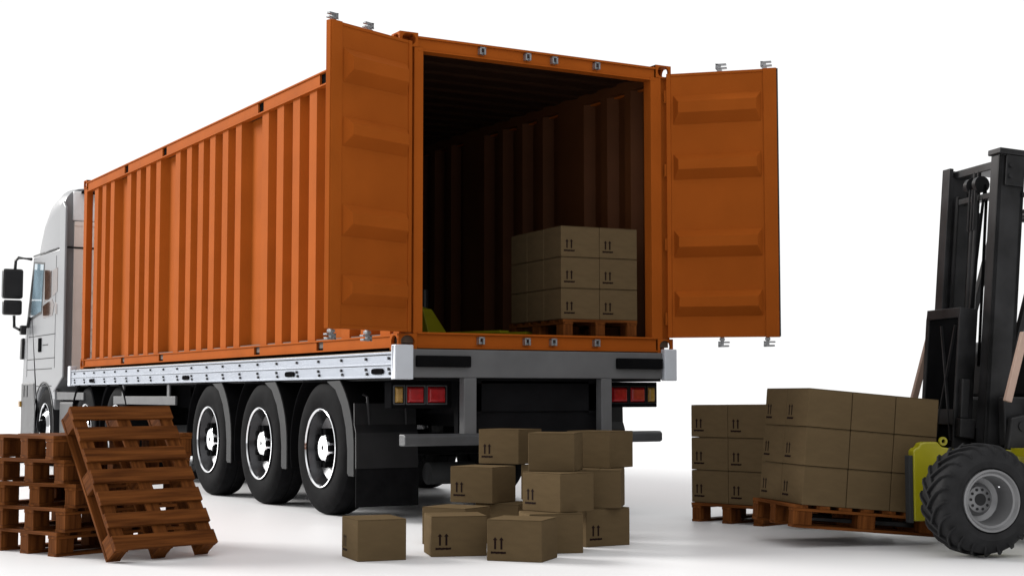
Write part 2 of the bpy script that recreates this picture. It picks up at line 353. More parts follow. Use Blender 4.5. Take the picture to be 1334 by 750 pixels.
# ------------------------------------------------------------------ semi trailer
tr = thing('semi_trailer', 'flatbed semi trailer with silver riveted side rail and three axles under the orange container', 'trailer', (1.22, 4.5, 0))
TO = (1.22, 4.5, 0)
def tb(b, name, m, parent=None, **k): return b.build(name, m, parent or tr, origin=TO, **k)
b = B(); b.box(.001, 2.364, -.019, 9.279, 1.235, 1.262); tb(b, 'deck', PLY)
for sx in (0, 1):
    def X(a): return a if sx == 0 else 2.365-a
    def bx(b, x0, x1, *r): b.box(min(X(x0), X(x1)), max(X(x0), X(x1)), *r); return b
    b = B(); bx(b, -.045, .0, -.02, 9.28, 1.07, 1.25); bx(b, -.052, -.044, -.02, 9.28, 1.238, 1.253); bx(b, -.052, -.044, -.02, 9.28, 1.066, 1.082)
    bx(b, -.050, -.044, -.02, 9.28, 1.158, 1.170)
    sr = tb(b, 'side_rail', SILVER, bevel=.002)
    b = B(); bx(b, -.0458, -.0445, -.01, 9.27, 1.1535, 1.1575); bx(b, -.0458, -.0445, -.01, 9.27, 1.229, 1.2365); b.build('groove', GREY2, sr, origin=TO)
    b = B(); y = .0
    yb = [.06]+[.455*i for i in range(1, 21)]
    for y in yb:
        for z in (1.208, 1.130, 1.098):
            yy = y-(.02 if z == 1.098 else 0)
            b.cyl((X(-.044), yy, z), (X(-.058), yy, z), .011, 8)
    b.build('rivet', GREY2, sr, origin=TO)['kind'] = 'stuff'
    for y in (.25, 1.97, 4.72, 8.28):
        b = B(); n = 16
        pts = [(y+.10*math.copysign(abs(math.cos(a))**.5, math.cos(a)), 1.115+.022*math.copysign(abs(math.sin(a))**.6, math.sin(a))) for a in [2*math.pi*i/n for i in range(n)]]
        b.prism(pts, min(X(-.043), X(-.056)), max(X(-.043), X(-.056)), 'x'); b.build('lashing_recess', MATBLACK, sr, origin=TO)
    b = B(); bx(b, -.062, .085 if sx == 0 else .06, -.075, -.022, 1.055, 1.305); bx(b, -.062, .0, -.022, .0, 1.055, 1.305) ; tb(b, 'end_cap', LIGHTENEDALU, bevel=.008)
    b = B(); bx(b, -.062, .03, 9.28, 9.40, 1.055, 1.305); tb(b, 'end_cap', LIGHTENEDALU, bevel=.008)
b = B(); b.box(.09, 2.30, -.05, .06, 1.07, 1.275); tb(b, 'rear_beam', GREY, bevel=.006)
b = B(); b.box(.002, 2.363, .062, 9.27, 1.05, 1.23); tb(b, 'cross_frame', BLACK)
for x0, x1 in ((.11, .555), (1.853, 2.285)):
    b = B(); b.box(x0, x1, -.085, -.049, 1.145, 1.228); tb(b, 'rubber_buffer', MATBLACK, bevel=.008)
for x0, x1 in ((.513, .617), (1.72, 1.816)):
    b = B(); b.box(x0, x1, -.05, .03, .64, 1.069); tb(b, 'bumper_bracket', GREY, bevel=.006)
b = B(); b.prism([(-.075, .585), (-.05, .575), (.03, .575), (.03, .66), (-.05, .66), (-.075, .645)], .02, 2.28, 'x'); tb(b, 'underrun_bar', GREY3, bevel=.008)
# lamps
for side in (0, 1):
    def X(a): return a if side == 0 else 2.44-a
    xa, xb = sorted((X(.03), X(.53)))
    b = B(); b.box(xa, xb, .18, .30, .845, 1.045); ho = tb(b, 'lamp_housing', MATBLACK, bevel=.006)
    for (a, c, m, nm) in ((.055, .125, LENSA, 'indicator_lens'), (.155, .295, LENSR, 'tail_light'), (.325, .475, LENSR, 'tail_light')):
        p, q = sorted((X(a), X(c)))
        l = B(); l.hull8([Vector(v) for v in ((p, .178, .885), (p, .178, 1.003), (q, .178, 1.003), (q, .178, .885), (p+.015, .155, .90), (p+.015, .155, .988), (q-.015, .155, .988), (q-.015, .155, .90))])
        l.build(nm, m, ho, origin=TO, bevel=.004)
        fr = B(); fr.box(p-.012, p-.002, .168, .181, .872, 1.015); fr.box(q+.002, q+.010, .168, .181, .872, 1.015); fr.box(p-.012, q+.010, .169, .181, 1.006, 1.015); fr.box(p-.012, q+.010, .169, .181, .872, .881)
        fr.build('lens_frame', GREY3 if side == 0 else BLACKP, ho, origin=TO)
# chassis
b = B()
for x in (.62, 1.70): b.box(x, x+.12, .1, 9.2, .80, 1.05)
for y in (.1, .7, 2.0, 3.3, 4.8, 6.5): b.box(.62, 1.82, y, y+.1, .82, 1.03)
b.box(.55, 1.9, .12, .18, .62, .99)
tb(b, 'chassis_frame', BLACK)
b = B(); b.box(.3, 2.14, .55, 5.0, .92, 1.04); b.box(.74, 1.70, .50, 5.4, .70, .93); b.box(.75, 1.69, .35, .48, .55, 1.0); tb(b, 'underbody_pan', BLACK)
AX = (1.32, 2.68, 4.04)
def lathe_wheel(root_name, parent, cx, y, z, sgn, r=.525, rr=.31, wd=.27, origin=TO, front=False):
    # outer face at x = cx, wheel extends sgn*wd inwards
    b = B(); s = sgn
    prof = [(0.012*s, rr+.004), (0.0, rr+.03), (-.004*s, rr+.12), (.006*s, r-.05), (.03*s, r-.012), (.06*s, r), (.125*s, r), (.13*s, r-.008), (.14*s, r-.008), (.145*s, r), ((wd-.06)*s, r), ((wd-.02)*s, r-.02), (wd*s, r-.06), (wd*s, rr+.03), ((wd-.02)*s, rr)]
    b.lathe(prof, (cx, y, z), 'x', 72)
    wroot = b.build('wheel', RUBBER, parent, origin=origin, smooth=True)
    b = B(); b.lathe([(.014*s, rr+.004), (-.006*s, rr+.002), (-.008*s, rr-.006), (.002*s, rr-.014), (.016*s, rr-.014), (.02*s, rr)], (cx, y, z), 'x', 64); b.build('rim_ring', CHROME, wroot, origin=origin, smooth=True)
    if not front:
        b = B(); b.lathe([(.017*s, rr-.001), (.017*s, rr-.015), (.10*s, rr-.05), (.13*s, .20), (.10*s, .17), (.10*s, .02), (.12*s, .02), (.2*s, .25), (.22*s, rr-.01)], (cx, y, z), 'x', 64); b.build('rim_dish', DISH, wroot, origin=origin, smooth=True)
        b = B(); b.lathe([(.10*s, .02), (.10*s, .118), (.035*s, .112), (.02*s, .095), (.018*s, .02)], (cx, y, z), 'x', 40); b.build('hub', CHROME, wroot, origin=origin, smooth=True)
        b = B()
        for k in range(10):
            a = 2*math.pi*k/10; p = (y+.135*math.cos(a), z+.135*math.sin(a)); b.cyl((cx+.10*s, *p), (cx+.015*s, *p), .026, 12)
        b.build('wheel_nuts', MATBLACK, wroot, origin=origin, smooth=True)
    else:
        b = B(); b.lathe([(.05*s, rr-.019), (.07*s, rr-.05), (-.005*s, .19), (-.02*s, .17), (-.02*s, .02), (.03*s, .02), (.03*s, .16), (.1*s, rr-.05), (.1*s, rr-.02)], (cx, y, z), 'x', 64); b.build('rim_dish', CHROME, wroot, origin=origin, smooth=True)
        b = B()
        for k in range(10):
            a = 2*math.pi*(k+.5)/10
            b.cyl((cx+.04*s, y+.235*math.cos(a), z+.235*math.sin(a)), (cx+.022*s, y+.235*math.cos(a), z+.235*math.sin(a)), .034, 12)
            b.cyl((cx, y+.13*math.cos(a), z+.13*math.sin(a)), (cx-.045*s, y+.13*math.cos(a), z+.13*math.sin(a)), .018, 8)
        b.lathe([(0, .02), (0, .09), (-.055*s, .085), (-.075*s, .07), (-.075*s, .02)], (cx, y, z), 'x', 32)
        b.build('wheel_nuts', MATBLACK, wroot, origin=origin, smooth=True)
    return wroot
for y in AX:
    lathe_wheel('wheel', tr, -.045, y, .525, 1); lathe_wheel('wheel', tr, 2.44+.0, y, .525, -1) if False else lathe_wheel('wheel', tr, 2.40, y, .525, -1)
    b = B(); b.cyl((.1, y, .525), (2.3, y, .525), .072, 16); b.box(.55, .75, y-.12, y+.12, .40, .80); b.box(1.7, 1.9, y-.12, y+.12, .40, .80); tb(b, 'axle', BLACK)
    for x0, x1, sg in ((-.040, .36, -1), (2.04, 2.41, 1)):
        rr_, zt = .64, 1.045; A0 = math.asin((zt-.525)/rr_)
        pl = [(y-rr_, .36), (y-rr_, .525)]+[(y+rr_*math.cos(t), .525+rr_*math.sin(t)) for t in [math.pi-(math.pi-A0-(math.pi-(math.pi-A0)))*0-(A0)*i/10 for i in range(1, 11)]]
        pl += [(y+rr_*math.cos(t), .525+rr_*math.sin(t)) for t in [A0*(1-i/10)-.28*i/10 for i in range(0, 11)]]
        b = B(); b.sheet(pl, .012, x0, x1, 'x'); mg = tb(b, 'mudguard', MATBLACK, smooth=True)
        xo = x0 if sg < 0 else x1; a, c = sorted((xo-sg*.001, xo+sg*.010))
        outer = [(y-.652, .33), (y-.652, .525)]+[(y-.652*math.cos(t), .525+.652*math.sin(t)) for t in [A0*i/8 for i in range(1, 9)]]+[(y-.14, 1.05)]
        inner = [(y-.14, 1.045), (y-.30, .985), (y-.42, .86), (y-.50, .70), (y-.535, .525), (y-.535, .35), (y-.56, .33)]
        b = B(); b.prism(outer+inner, a, c, 'x'); b.build('mudguard_lip', GREY2, mg, origin=TO)
b = B(); b.sheet([(.66, .88), (.655, .72), (.625, .66), (.62, .39)], .012, -.05, .47, 'x'); tb(b, 'mudflap_panel', BLACKP)
b = B(); b.box(-.045, .48, .63, .640, .10, .39); tb(b, 'mudflap', RUBBER)
b = B(); b.sheet([(.66, .88), (.655, .72), (.625, .66), (.62, .39)], .012, 1.95, 2.40, 'x'); tb(b, 'mudflap_panel', BLACKP)
b = B(); b.box(1.96, 2.39, .63, .640, .13, .39); tb(b, 'mudflap', RUBBER)
b = B()
b.tube([(.0, .62, .95), (.03, .60, .93), (.05, .60, .72)], .01); b.tube([(.35, .60, .93), (.36, .60, .72)], .01)
b.tube([(.75, .3, .72), (.85, .28, .55), (1.0, .3, .5), (1.1, .4, .6)], .018); tb(b, 'air_hose', BLACKP, smooth=True)
b = B(); b.cyl((.55, .62, .34), (.95, .62, .34), .085, 20); tb(b, 'air_tank', GREY2, smooth=True)
b = B(); b.cyl((1.45, .55, .70), (1.72, .55, .70), .075, 20); tb(b, 'air_tank', GREY2, smooth=True)
b = B(); b.box(1.60, 1.66, .45, .5, .73, .86); tb(b, 'brake_valve', GREY2)
# landing gear with the grey side plate
b = B(); b.box(-.005, .02, 5.19, 7.49, .842, .932); b.box(-.002, .018, 7.08, 7.16, .93, 1.06); b.box(-.002, .018, 5.40, 5.48, .93, 1.06); tb(b, 'side_guard_plate', GREY3, bevel=.004)
b = B(); b.box(2.42, 2.445, 5.19, 7.49, .842, .932); tb(b, 'side_guard_plate', GREY3, bevel=.004)
b = B()
for x in (.55, 1.80): b.box(x, x+.1, 6.2, 6.3, .12, .98); b.box(x-.06, x+.16, 6.12, 6.38, .04, .12)
tb(b, 'landing_leg', BLACK)

# ------------------------------------------------------------------ tractor unit
TC = (1.22, 11.0, 0)
tk = thing('tractor_truck', 'white high-roofed lorry cab coupled in front of the orange container, far left', 'truck', TC)
def kb(b, name, m, parent=None, **k): return b.build(name, m, parent or tk, origin=TC, **k)
# cab shell: stations along y (rear -> front) with rounded-rectangle sections
def section(xl, xr, z0, z1, r, n=6):
    pts = [(xl, z0), (xl, z1-r-.06)]
    for i in range(n+1):
        a = math.pi-(math.pi/2)*i/n; pts.append((xl+r+r*math.cos(a), z1-r+r*math.sin(a)))
    for i in range(n+1):
        a = math.pi/2-(math.pi/2)*i/n; pts.append((xr-r+r*math.cos(a), z1-r+r*math.sin(a)))
    pts += [(xr, z1-r-.06), (xr, z0)]; return pts
def loft(b, secs):
    rings = [[b.bm.verts.new((x, y, z)) for x, z in s] for y, s in secs]
    for A, D in zip(rings, rings[1:]):
        n = len(A)
        for i in range(n): b.bm.faces.new((A[i], A[(i+1) % n], D[(i+1) % n], D[i]))
    b.bm.faces.new(rings[0][::-1]); b.bm.faces.new(rings[-1]); return b
# roof (high) from z 2.86 up
b = B()
loft(b, [(9.98, section(.0, 2.44, 2.875, 3.64, .24)), (10.25, section(-.02, 2.46, 2.875, 3.66, .24)), (10.7, section(-.02, 2.46, 2.875, 3.60, .26)), (11.1, section(.0, 2.44, 2.875, 3.42, .25)), (11.4, section(.03, 2.41, 2.875, 3.20, .20)), (11.60, section(.06, 2.38, 2.875, 3.02, .10)), (11.72, section(.10, 2.34, 2.875, 2.90, .02))])
roof = kb(b, 'cab_roof', WHITE, smooth=True, bevel=.004)
b = B()
def low(y, z0, inset=0, z1=2.862): return (y, [(inset, z0), (inset, z1), (2.44-inset, z1), (2.44-inset, z0)])
# side profile prism of the cab body with wheel arch, left and right sides as one solid
prof = [(9.98, 1.15), (9.98, 2.865), (11.70, 2.865), (11.86, 2.45), (12.08, 1.95), (12.20, 1.5), (12.26, 1.12), (12.26, .70), (11.30, .70)]
for i in range(11):
    a = R(-12+ i*16.5); prof.append((10.92+.50*math.cos(a)*.95, .60+.50*math.sin(a)))
prof += [(10.38, .70), (10.30, 1.0)]
b.prism(prof, 0.0, 2.44, 'x'); body = kb(b, 'cab_body', WHITE, bevel=.02, smooth=True)
# rear wall panel with ribs (faces the container)
b = B(); b.box(.12, 2.32, 9.945, 9.979, 1.12, 3.20)
for z in (1.35, 1.50, 1.72, 1.80, 1.98, 2.10, 2.28): b.box(.28, 2.16, 9.925, 9.946, z, z+.055)
b.box(.12, 2.32, 9.935, 9.946, 3.14, 3.20)
kb(b, 'rear_panel', CABREAR, bevel=.008)
b = B(); b.box(.10, 2.34, 9.94, 9.979, 3.21, 3.60); kb(b, 'roof_rear_panel', REARPANEL, bevel=.03, seg=3)
b = B(); b.box(.02, 2.42, 9.938, 9.943, 2.845, 2.868); b.box(-.004, .0, 10.2, 11.70, 2.862, 2.885); b.box(2.44, 2.444, 10.2, 11.70, 2.862, 2.885); kb(b, 'roof_seam', BLACKP)
b = B(); b.box(.20, 2.24, 9.82, 9.935, 3.565, 3.60); kb(b, 'roof_overhang_shade', MATBLACK)  # dark box painting the shaded underside of the roof's rear overhang
for xs in (-.03, 2.44):
    b = B(); b.prism([(9.80, 1.18), (9.80, 3.36), (9.95, 3.46), (10.1, 3.42), (10.12, 1.3), (10.36, 1.02), (10.3, .98)], xs, xs+.03, 'x'); kb(b, 'side_fairing', WHITE, bevel=.012, smooth=True)
# doors seams / window / handle, both sides
for sd in (0, 1):
    def X(a): return a if sd == 0 else 2.44-a
    def pr(b, poly, a, c): p, q = sorted((X(a), X(c))); b.prism(poly, p, q, 'x'); return b
    b = pr(B(), [(11.66, 2.80), (11.02, 2.74), (11.14, 2.05), (11.82, 1.98), (11.98, 2.02)], -.003, .02); wf = kb(b, 'window_frame', BLACKP)
    b = pr(B(), [(11.58, 2.765), (11.06, 2.715), (11.17, 2.085), (11.80, 2.02)], -.007, .0); b.build('window_glass', GLASS, wf, origin=TC)
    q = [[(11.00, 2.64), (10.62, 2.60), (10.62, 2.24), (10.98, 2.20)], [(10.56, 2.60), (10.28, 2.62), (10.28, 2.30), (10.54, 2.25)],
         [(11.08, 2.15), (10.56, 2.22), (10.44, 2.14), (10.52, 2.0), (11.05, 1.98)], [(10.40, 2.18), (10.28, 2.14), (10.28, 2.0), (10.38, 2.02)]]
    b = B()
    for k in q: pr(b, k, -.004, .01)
    kb(b, 'painted_reflection', BROWNREFL)  # panes paint brown reflections onto the cab side, not real windows
    b = B()
    for (y0, y1, z) in ((10.35, 11.9, 1.745), (10.35, 11.95, 1.43), (10.5, 11.95, 1.29), (10.5, 11.4, 1.06)): pr(b, [(y0, z), (y1, z+.0), (y1, z+.012), (y0, z+.012)], -.0025, .01)
    for (y0, z0, z1) in ((10.36, 1.3, 2.78), (11.97, 1.2, 1.95)): pr(b, [(y0, z0), (y0+.014, z0), (y0+.014, z1), (y0, z1)], -.0025, .01)
    pr(b, [(10.75, 1.61), (11.05, 1.61), (11.05, 1.625), (10.75, 1.625)], -.004, .01)
    kb(b, 'door_seam', GREY2)
    b = pr(B(), [(11.12, 1.53), (11.28, 1.53), (11.28, 1.72), (11.12, 1.72)], -.012, .01); kb(b, 'door_handle', MATBLACK, bevel=.004)
    # mirrors
    b = B()
    p, q = sorted((X(-.34), X(-.06)))
    b.box(p, q, 12.02, 12.16, 2.30, 2.72); mr = kb(b, 'mirror', BLACKP, bevel=.035, seg=3, smooth=True)
    b = B(); b.box(p+.01, q-.01, 12.02, 12.15, 2.07, 2.28); b.build('lower_mirror', BLACKP, mr, origin=TC, bevel=.03, seg=3, smooth=True)
    b = B(); b.box(p+.02, q-.02, 12.012, 12.022, 2.34, 2.68); b.build('mirror_glass', BLACKP, mr, origin=TC)
    b = B(); b.tube([(X(-.02), 11.75, 2.84), (X(-.15), 11.95, 2.87), (X(-.17), 12.05, 2.84), (X(-.17), 12.08, 2.70)], .022); b.build('mirror_arm', BLACKP, mr, origin=TC, smooth=True)
    b = B(); b.tube([(X(-.17), 12.08, 2.06), (X(-.17), 12.05, 1.90), (X(-.12), 11.95, 1.86), (X(-.02), 11.9, 1.90), (X(-.02), 11.80, 2.02)], .022)
    b.build('mirror_arm', BLACKP, mr, origin=TC, smooth=True)
    p, q = sorted((X(-.11), X(-.03))); b = B(); b.box(p, q, 11.9, 12.0, 1.79, 1.92); b.build('arm_bracket', BLACKP, mr, origin=TC, bevel=.01)
    # front marker, bumper side, vents
    b = pr(B(), [(12.26, .30), (12.26, 1.12), (11.50, 1.12), (11.40, .72), (11.42, .30)], -.012, .3); kb(b, 'bumper', GREY3, bevel=.02)
    b = pr(B(), [(12.12, .92), (12.12, 1.08), (12.05, 1.08), (12.05, .92)], -.02, .0); pr(b, [(12.0, .92), (12.0, 1.08), (11.85, 1.08), (11.85, .92)], -.02, .0); kb(b, 'corner_vent', BLACKP)
    b = pr(B(), [(12.22, .78), (12.30, .78), (12.30, .86), (12.22, .86)], -.04, .02); kb(b, 'side_marker_lamp', LENSA)
    b = pr(B(), [(12.18, 1.45), (12.30, 1.45), (12.26, 1.75), (12.16, 1.75)], -.035, .01); kb(b, 'wind_deflector', BLACKP, bevel=.01)
    b = pr(B(), [(8.85, .885), (10.30, .885), (10.30, .985), (8.85, .975)], .0, .03); kb(b, 'side_skirt', GREY3, bevel=.004)
    b = pr(B(), [(10.22, .89), (10.36, .89), (10.40, 1.0), (10.24, 1.02)], -.02, .03); kb(b, 'step_bracket', WHITE, bevel=.01)
    b = pr(B(), [(8.9, .35), (10.25, .35), (10.25, .884), (8.9, .884)], .04, .45); kb(b, 'fuel_tank', BLACKP, bevel=.05, seg=3)
    b = B(); x0, x1 = sorted((X(-.01), X(.3))); b.lathe([(x0, .60), (x1, .60), (x1, .585), (x0, .585)], (0, 10.92, .525), 'x', 30, -10, 190); kb(b, 'wheel_arch', BLACKP, smooth=True)
    s = 1 if sd == 0 else -1
    lathe_wheel('wheel', tk, X(.02), 10.92, .525, s, origin=TC, front=True, wd=.28)
    for y in (8.82, 7.47):
        lathe_wheel('wheel', tk, X(.02), y, .525, s, origin=TC, wd=.5)
        b = B(); x0, x1 = sorted((X(.0), X(.5))); b.lathe([(x0, .60), (x1, .60), (x1, .585), (x0, .585)], (0, y, .525), 'x', 30, -10, 190)
        b.lathe([(X(-.006), .57), (X(-.006), .615), (X(.004), .615), (X(.004), .57)], (0, y, .525), 'x', 30, -10, 190)
        kb(b, 'mudguard', MATBLACK, smooth=True)
b = B(); b.box(.05, 2.39, 12.20, 12.42, .30, .95); kb(b, 'front_bumper', GREY3, bevel=.06, seg=3)
b = B(); b.prism([(11.85, 1.95), (11.70, 2.78), (11.74, 2.80), (12.12, 1.98)], .12, 2.32, 'x'); kb(b, 'windscreen', GLASS)
b = B(); b.box(.2, 2.24, 12.24, 12.29, 1.05, 1.75); kb(b, 'grille', BLACKP, bevel=.01)
b = B()
for x in (.75, 1.60): b.box(x, x+.1, 6.9, 12.0, .62, .86)
b.box(.6, 1.84, 7.6, 8.7, .86, .98); b.box(.4, 2.04, 9.7, 11.9, .55, 1.1)
kb(b, 'truck_chassis', BLACK)
b = B(); b.box(.5, 1.95, 9.4, 9.93, .9, 1.4); kb(b, 'engine_cover', BLACK)

# ------------------------------------------------------------------ pallets
def make_pallet(name, label, loc, rot):
    p = thing(name, label, 'pallet', loc, rot)
    Lx, Wy, H = .98, .667, .14
    b = B(); sw = .090; n = 7; gap = (Lx-n*sw)/(n-1)
    for i in range(n): x = -Lx/2+i*(sw+gap); b.box(x, x+sw, -Wy/2, Wy/2, H-.020, H)
    b.build('top_deck', WY, p, bevel=.0015)
    for y in (-Wy/2+.002, -.044, Wy/2-.090):
        b = B(); b.box(-Lx/2+.001, Lx/2-.001, y, y+.088, H-.038, H-.0205); b.build('stringer_board', WX, p, bevel=.0015)
        b = B(); b.box(-Lx/2+.002, Lx/2-.002, y, y+.088, 0, .018); b.build('bottom_board', WX, p, bevel=.0015)
        for x in (-Lx/2+.003, -.06, Lx/2-.123):
            b = B(); b.box(x, x+.12, y+.003, y+.085, .0185, H-.0385); b.build('block', WZ, p, bevel=.002)
    return p
pal = make_pallet('wooden_pallet', 'brown wooden pallet lying lowest in the stack of five at the far left', (-2.262, -.332, 0), (0, 0, R(20.7)))
def pallet(label, loc, rot, group=None):
    c = copy_tree(pal); c.location = loc; c.rotation_euler = rot; c['label'] = label
    if group: c['group'] = group
    return c
SG = 'wooden pallets stacked at the left'; pal['group'] = SG
for i, (dg, x, y, lb) in enumerate(((25.5, -2.264, -.339, 'brown wooden pallet second from the ground in the left stack, on the lowest one'),
        (31.8, -2.269, -.328, 'brown wooden pallet in the middle of the left stack, turned furthest to the right'),
        (24.0, -2.26, -.327, 'brown wooden pallet second from the top of the left stack'),
        (17.4, -2.26, -.336, 'brown wooden pallet on top of the left stack, behind the leaning pallet')), 1):
    pallet(lb, (x, y, .1412*i), (0, 0, R(dg)), SG)
# leaning pallet:  local X (length) up the slope, local Y across
yaw, lean, Wd, Hd, Td = .235, .625, .667, .98, .14
Xv = Vector((math.cos(yaw), math.sin(yaw), 0)); bk = Vector((-math.sin(yaw), math.cos(yaw), 0))
Yv = bk*math.sin(lean)+Vector((0, 0, 1))*math.cos(lean); Nv = -bk*math.cos(lean)+Vector((0, 0, 1))*math.sin(lean)
orig = Vector((-2.433, -1.26, 0))+Xv*Wd/2+Yv*Hd/2
lp = pallet('brown wooden pallet leaning upright against the stack of pallets', orig, (0, 0, 0))
MM = Matrix((Yv, -Xv, Nv)).transposed().to_4x4(); MM.translation = orig; lp.rotation_euler = MM.to_euler()
# container and load pallets
XL, YL, ZL = -.29222, 0, .08559
FX = Vector((math.cos(XL), math.sin(XL), 0)); FY = Vector((-FX.y, FX.x, 0))
TX = FX*math.cos(ZL)-Vector((0, 0, 1))*math.sin(ZL); TZ = FX*math.sin(ZL)+Vector((0, 0, 1))*math.cos(ZL)
LO = Vector((1.4852, -2.6331, .2688))
pc = LO+TX*.445+FY*.338-TZ*.1415
fp = pallet('brown wooden pallet lifted clear of the floor on the forks', pc, (0, 0, 0))
MF = Matrix((TX, FY, TZ)).transposed().to_4x4(); MF.translation = pc; fp.rotation_euler = MF.to_euler()
CS = (1.462, .125, R(-4.5))        # container stack: front-left corner
def frameM(x, y, z, a): m = Matrix.Rotation(a, 4, 'Z'); m.translation = Vector((x, y, z)); return m
cm = frameM(CS[0], CS[1], 1.3925, CS[2])
cp = pallet('brown wooden pallet inside the container near the right wall', cm @ Vector((.345, .48, 0)), (0, 0, CS[2]+math.pi/2))
# rear floor stack: face with arrows looks to the left
RS = (2.146, -.623, R(-76.9)); rm = frameM(RS[0], RS[1], 0, RS[2])
rp = pallet('brown wooden pallet on the white floor behind the lifted load', rm @ Vector((.35, .47, 0)), (0, 0, RS[2]+math.pi/2))

# ------------------------------------------------------------------ cardboard boxes
def make_box(a, d, h, name='cardboard_box'):
    # origin: centre of base; arrows on the -y face
    o = thing(name, 'x', 'cardboard box')
    b = B(); b.box(-a/2, a/2, -d/2, d/2, 0, h-.006); b.build('carton', CARD, o, bevel=.004)
    b = B(); b.box(-a/2+.001, a/2-.001, -d/2+.001, -.002, h-.0055, h-.001); b.box(-a/2+.001, a/2-.001, .002, d/2-.001, h-.0055, h-.001); b.build('top_flap', CARD, o, bevel=.0015)
    b = B(); x0 = -a/2; y = -d/2-.0012
    for fx in (.155, .27):
        cx = x0+a*fx
        b.prism([(cx-.006, h*.28), (cx+.006, h*.28), (cx+.006, h*.50), (cx+.014, h*.50), (cx, h*.57), (cx-.014, h*.50), (cx-.006, h*.50)], y, y+.0008, 'y')
    xs = x0+a*.075
    for k in range(9):
        wv = a*.28/9; b.box(xs+k*wv, xs+(k+.985)*wv, y, y+.0008, h*(.172+.004*((k*7) % 3)), h*(.228-.005*((k*5) % 2)))
    b.build('printed_arrows', INK, o)
    return o
base = make_box(.331, .29, .2365)
first = [True]
def place(src, label, M4, group=None, flag=[]):
    if src.name in flag: c = copy_tree(src)
    else: c = src; flag.append(src.name)
    c.location = M4.translation; c.rotation_euler = M4.to_euler(); c['label'] = label
    if group: c['group'] = group
    return c
PG = 'loose cardboard boxes heaped behind the trailer'
for nm, x, y, z, dg in (
 ('cardboard box standing alone at the left of the heap', -1.020, -1.791, 0, -98.1),
 ('cardboard box on the floor between the lone box and the frontmost one', -.507, -1.831, 0, -18.2),
 ('frontmost cardboard box of the heap, its arrow print at lower left', -.302, -2.274, 0, -49.7),
 ('cardboard box on the floor at the left, half hidden behind another floor box', -.200, -1.272, 0, -62.7),
 ('cardboard box on the floor at the right end of the heap', .539, -1.755, 0, 1.3),
 ('cardboard box right behind the frontmost one, carrying the wide middle box', .067, -1.984, 0, -17.6),
 ('wide middle-layer cardboard box with arrows, right under the plain front top box', .168, -1.908, .2367, -76.7),
 ('middle-layer cardboard box at the left of the heap under the top left box', .144, -1.002, .2367, -61.8),
 ('middle-layer cardboard box at the right, mostly in shade under the top right box', .583, -1.748, .2367, 231.6),
 ('top left cardboard box of the heap with arrow print, just behind the plain one', .493, -.759, .4734, -63.7),
 ('plain-faced cardboard box in front on top of the heap', .249, -1.753, .4734, 228.1),
 ('top right cardboard box of the heap beside the trailer bumper', .720, -1.539, .4734, -65.2),
 ('low cardboard box deep in the heap, only its top edge showing', .26, -1.13, 0, -61),
 ('middle-layer cardboard box hidden behind the top left box of the heap', .66, -1.05, .2367, -63),
 ('floor-level cardboard box hidden at the back of the heap', .66, -1.07, 0, -66)):
    place(base, nm, frameM(x, y, z, R(dg)), PG)
# stacks on pallets
ROW = ('bottom', 'middle', 'top')
bigf = make_box(.334, .2925, .2385, 'cardboard_box')
s = bigf; fl = []
GL = 'cardboard boxes on the lifted pallet'
for k in range(3):
    for j in range(2):
        for i in range(3):
            P = LO+TX*(.2969*(i+.5))+FY*(.338*(j+.5))+TZ*(.2411*k)
            m = Matrix((-FY, TX, TZ)).transposed().to_4x4(); m.translation = P
            lb = '%s-layer cardboard box, %s from the arrow end of the lifted load, %s side' % (ROW[k], ('nearest column', 'second column', 'last column')[i] , ('near', 'far')[j])
            place(bigf, lb, m, GL)
def stack(mm, sx, sy, sz, hgt, zoff, txt, grp, src):
    for k in range(3):
        for j in range(3):
            for i in range(2):
                P = mm @ Vector((sx*(i+.5), sy*(j+.5), zoff+sz*k)); m = Matrix.Rotation(mm.to_euler().z, 4, 'Z'); m.translation = P
                lb = txt % (ROW[k], ('left', 'right')[i], ('front', 'second', 'back')[j])
                place(src, lb, m, grp)
bigc = make_box(.341, .297, .2415)
stack(cm, .3445, .302, .2445, .2415, .1415, '%s-layer cardboard box in the container stack, %s column, %s row', 'cardboard boxes stacked inside the container', bigc)
bigr = make_box(.347, .305, .241)
stack(rm, .351, .31, .2435, .241, .1415, '%s-layer cardboard box of the floor stack behind the lifted load, %s column, %s row', 'cardboard boxes on the pallet behind the lifted load', bigr)

# ------------------------------------------------------------------ pallet jack in the container
pj = thing('pallet_jack', 'yellow pallet jack parked on the container floor by the left wall', 'pallet jack', (1.0, 1.3, 1.416))
d = Vector((.32, -.947, 0)).normalized(); pv = Vector((-d.y, d.x, 0))
JM = Matrix((d, pv, Vector((0, 0, 1)))).transposed().to_4x4(); pj.rotation_euler = JM.to_euler()
b = B(); b.box(-.28, -.03, -.02, .36, .0, .0) if False else None
def jb(b, n, m, **k): return b.build(n, m, pj, **k)
JT = Vector((1.25, .66, 0))          # near tip of the left fork
base_pt = JT-d*.80; pj.location = (base_pt.x, base_pt.y, 1.393)
for y in (-.045, .275):
    b = B(); b.box(0, .80, y, y+.11, .042, .066); jb(b, 'fork', YELLOW2, bevel=.003)
    b = B(); b.cyl((.72, y+.03, .02), (.72, y+.08, .02), .018, 14); jb(b, 'roller', BLACKP)
b = B(); b.hull8([Vector(q) for q in ((-.2, -.05, .03), (.02, -.05, .03), (.02, .20, .03), (-.2, .26, .03), (-.2, -.05, .30), (-.06, -.05, .27), (-.06, .06, .27), (-.2, .09, .30))]); jb(b, 'body', YELLOW2, bevel=.006)
b = B(); b.cyl((-.26, .17, .03), (-.26, .17, .45), .035, 16); jb(b, 'pump', BLACKP)
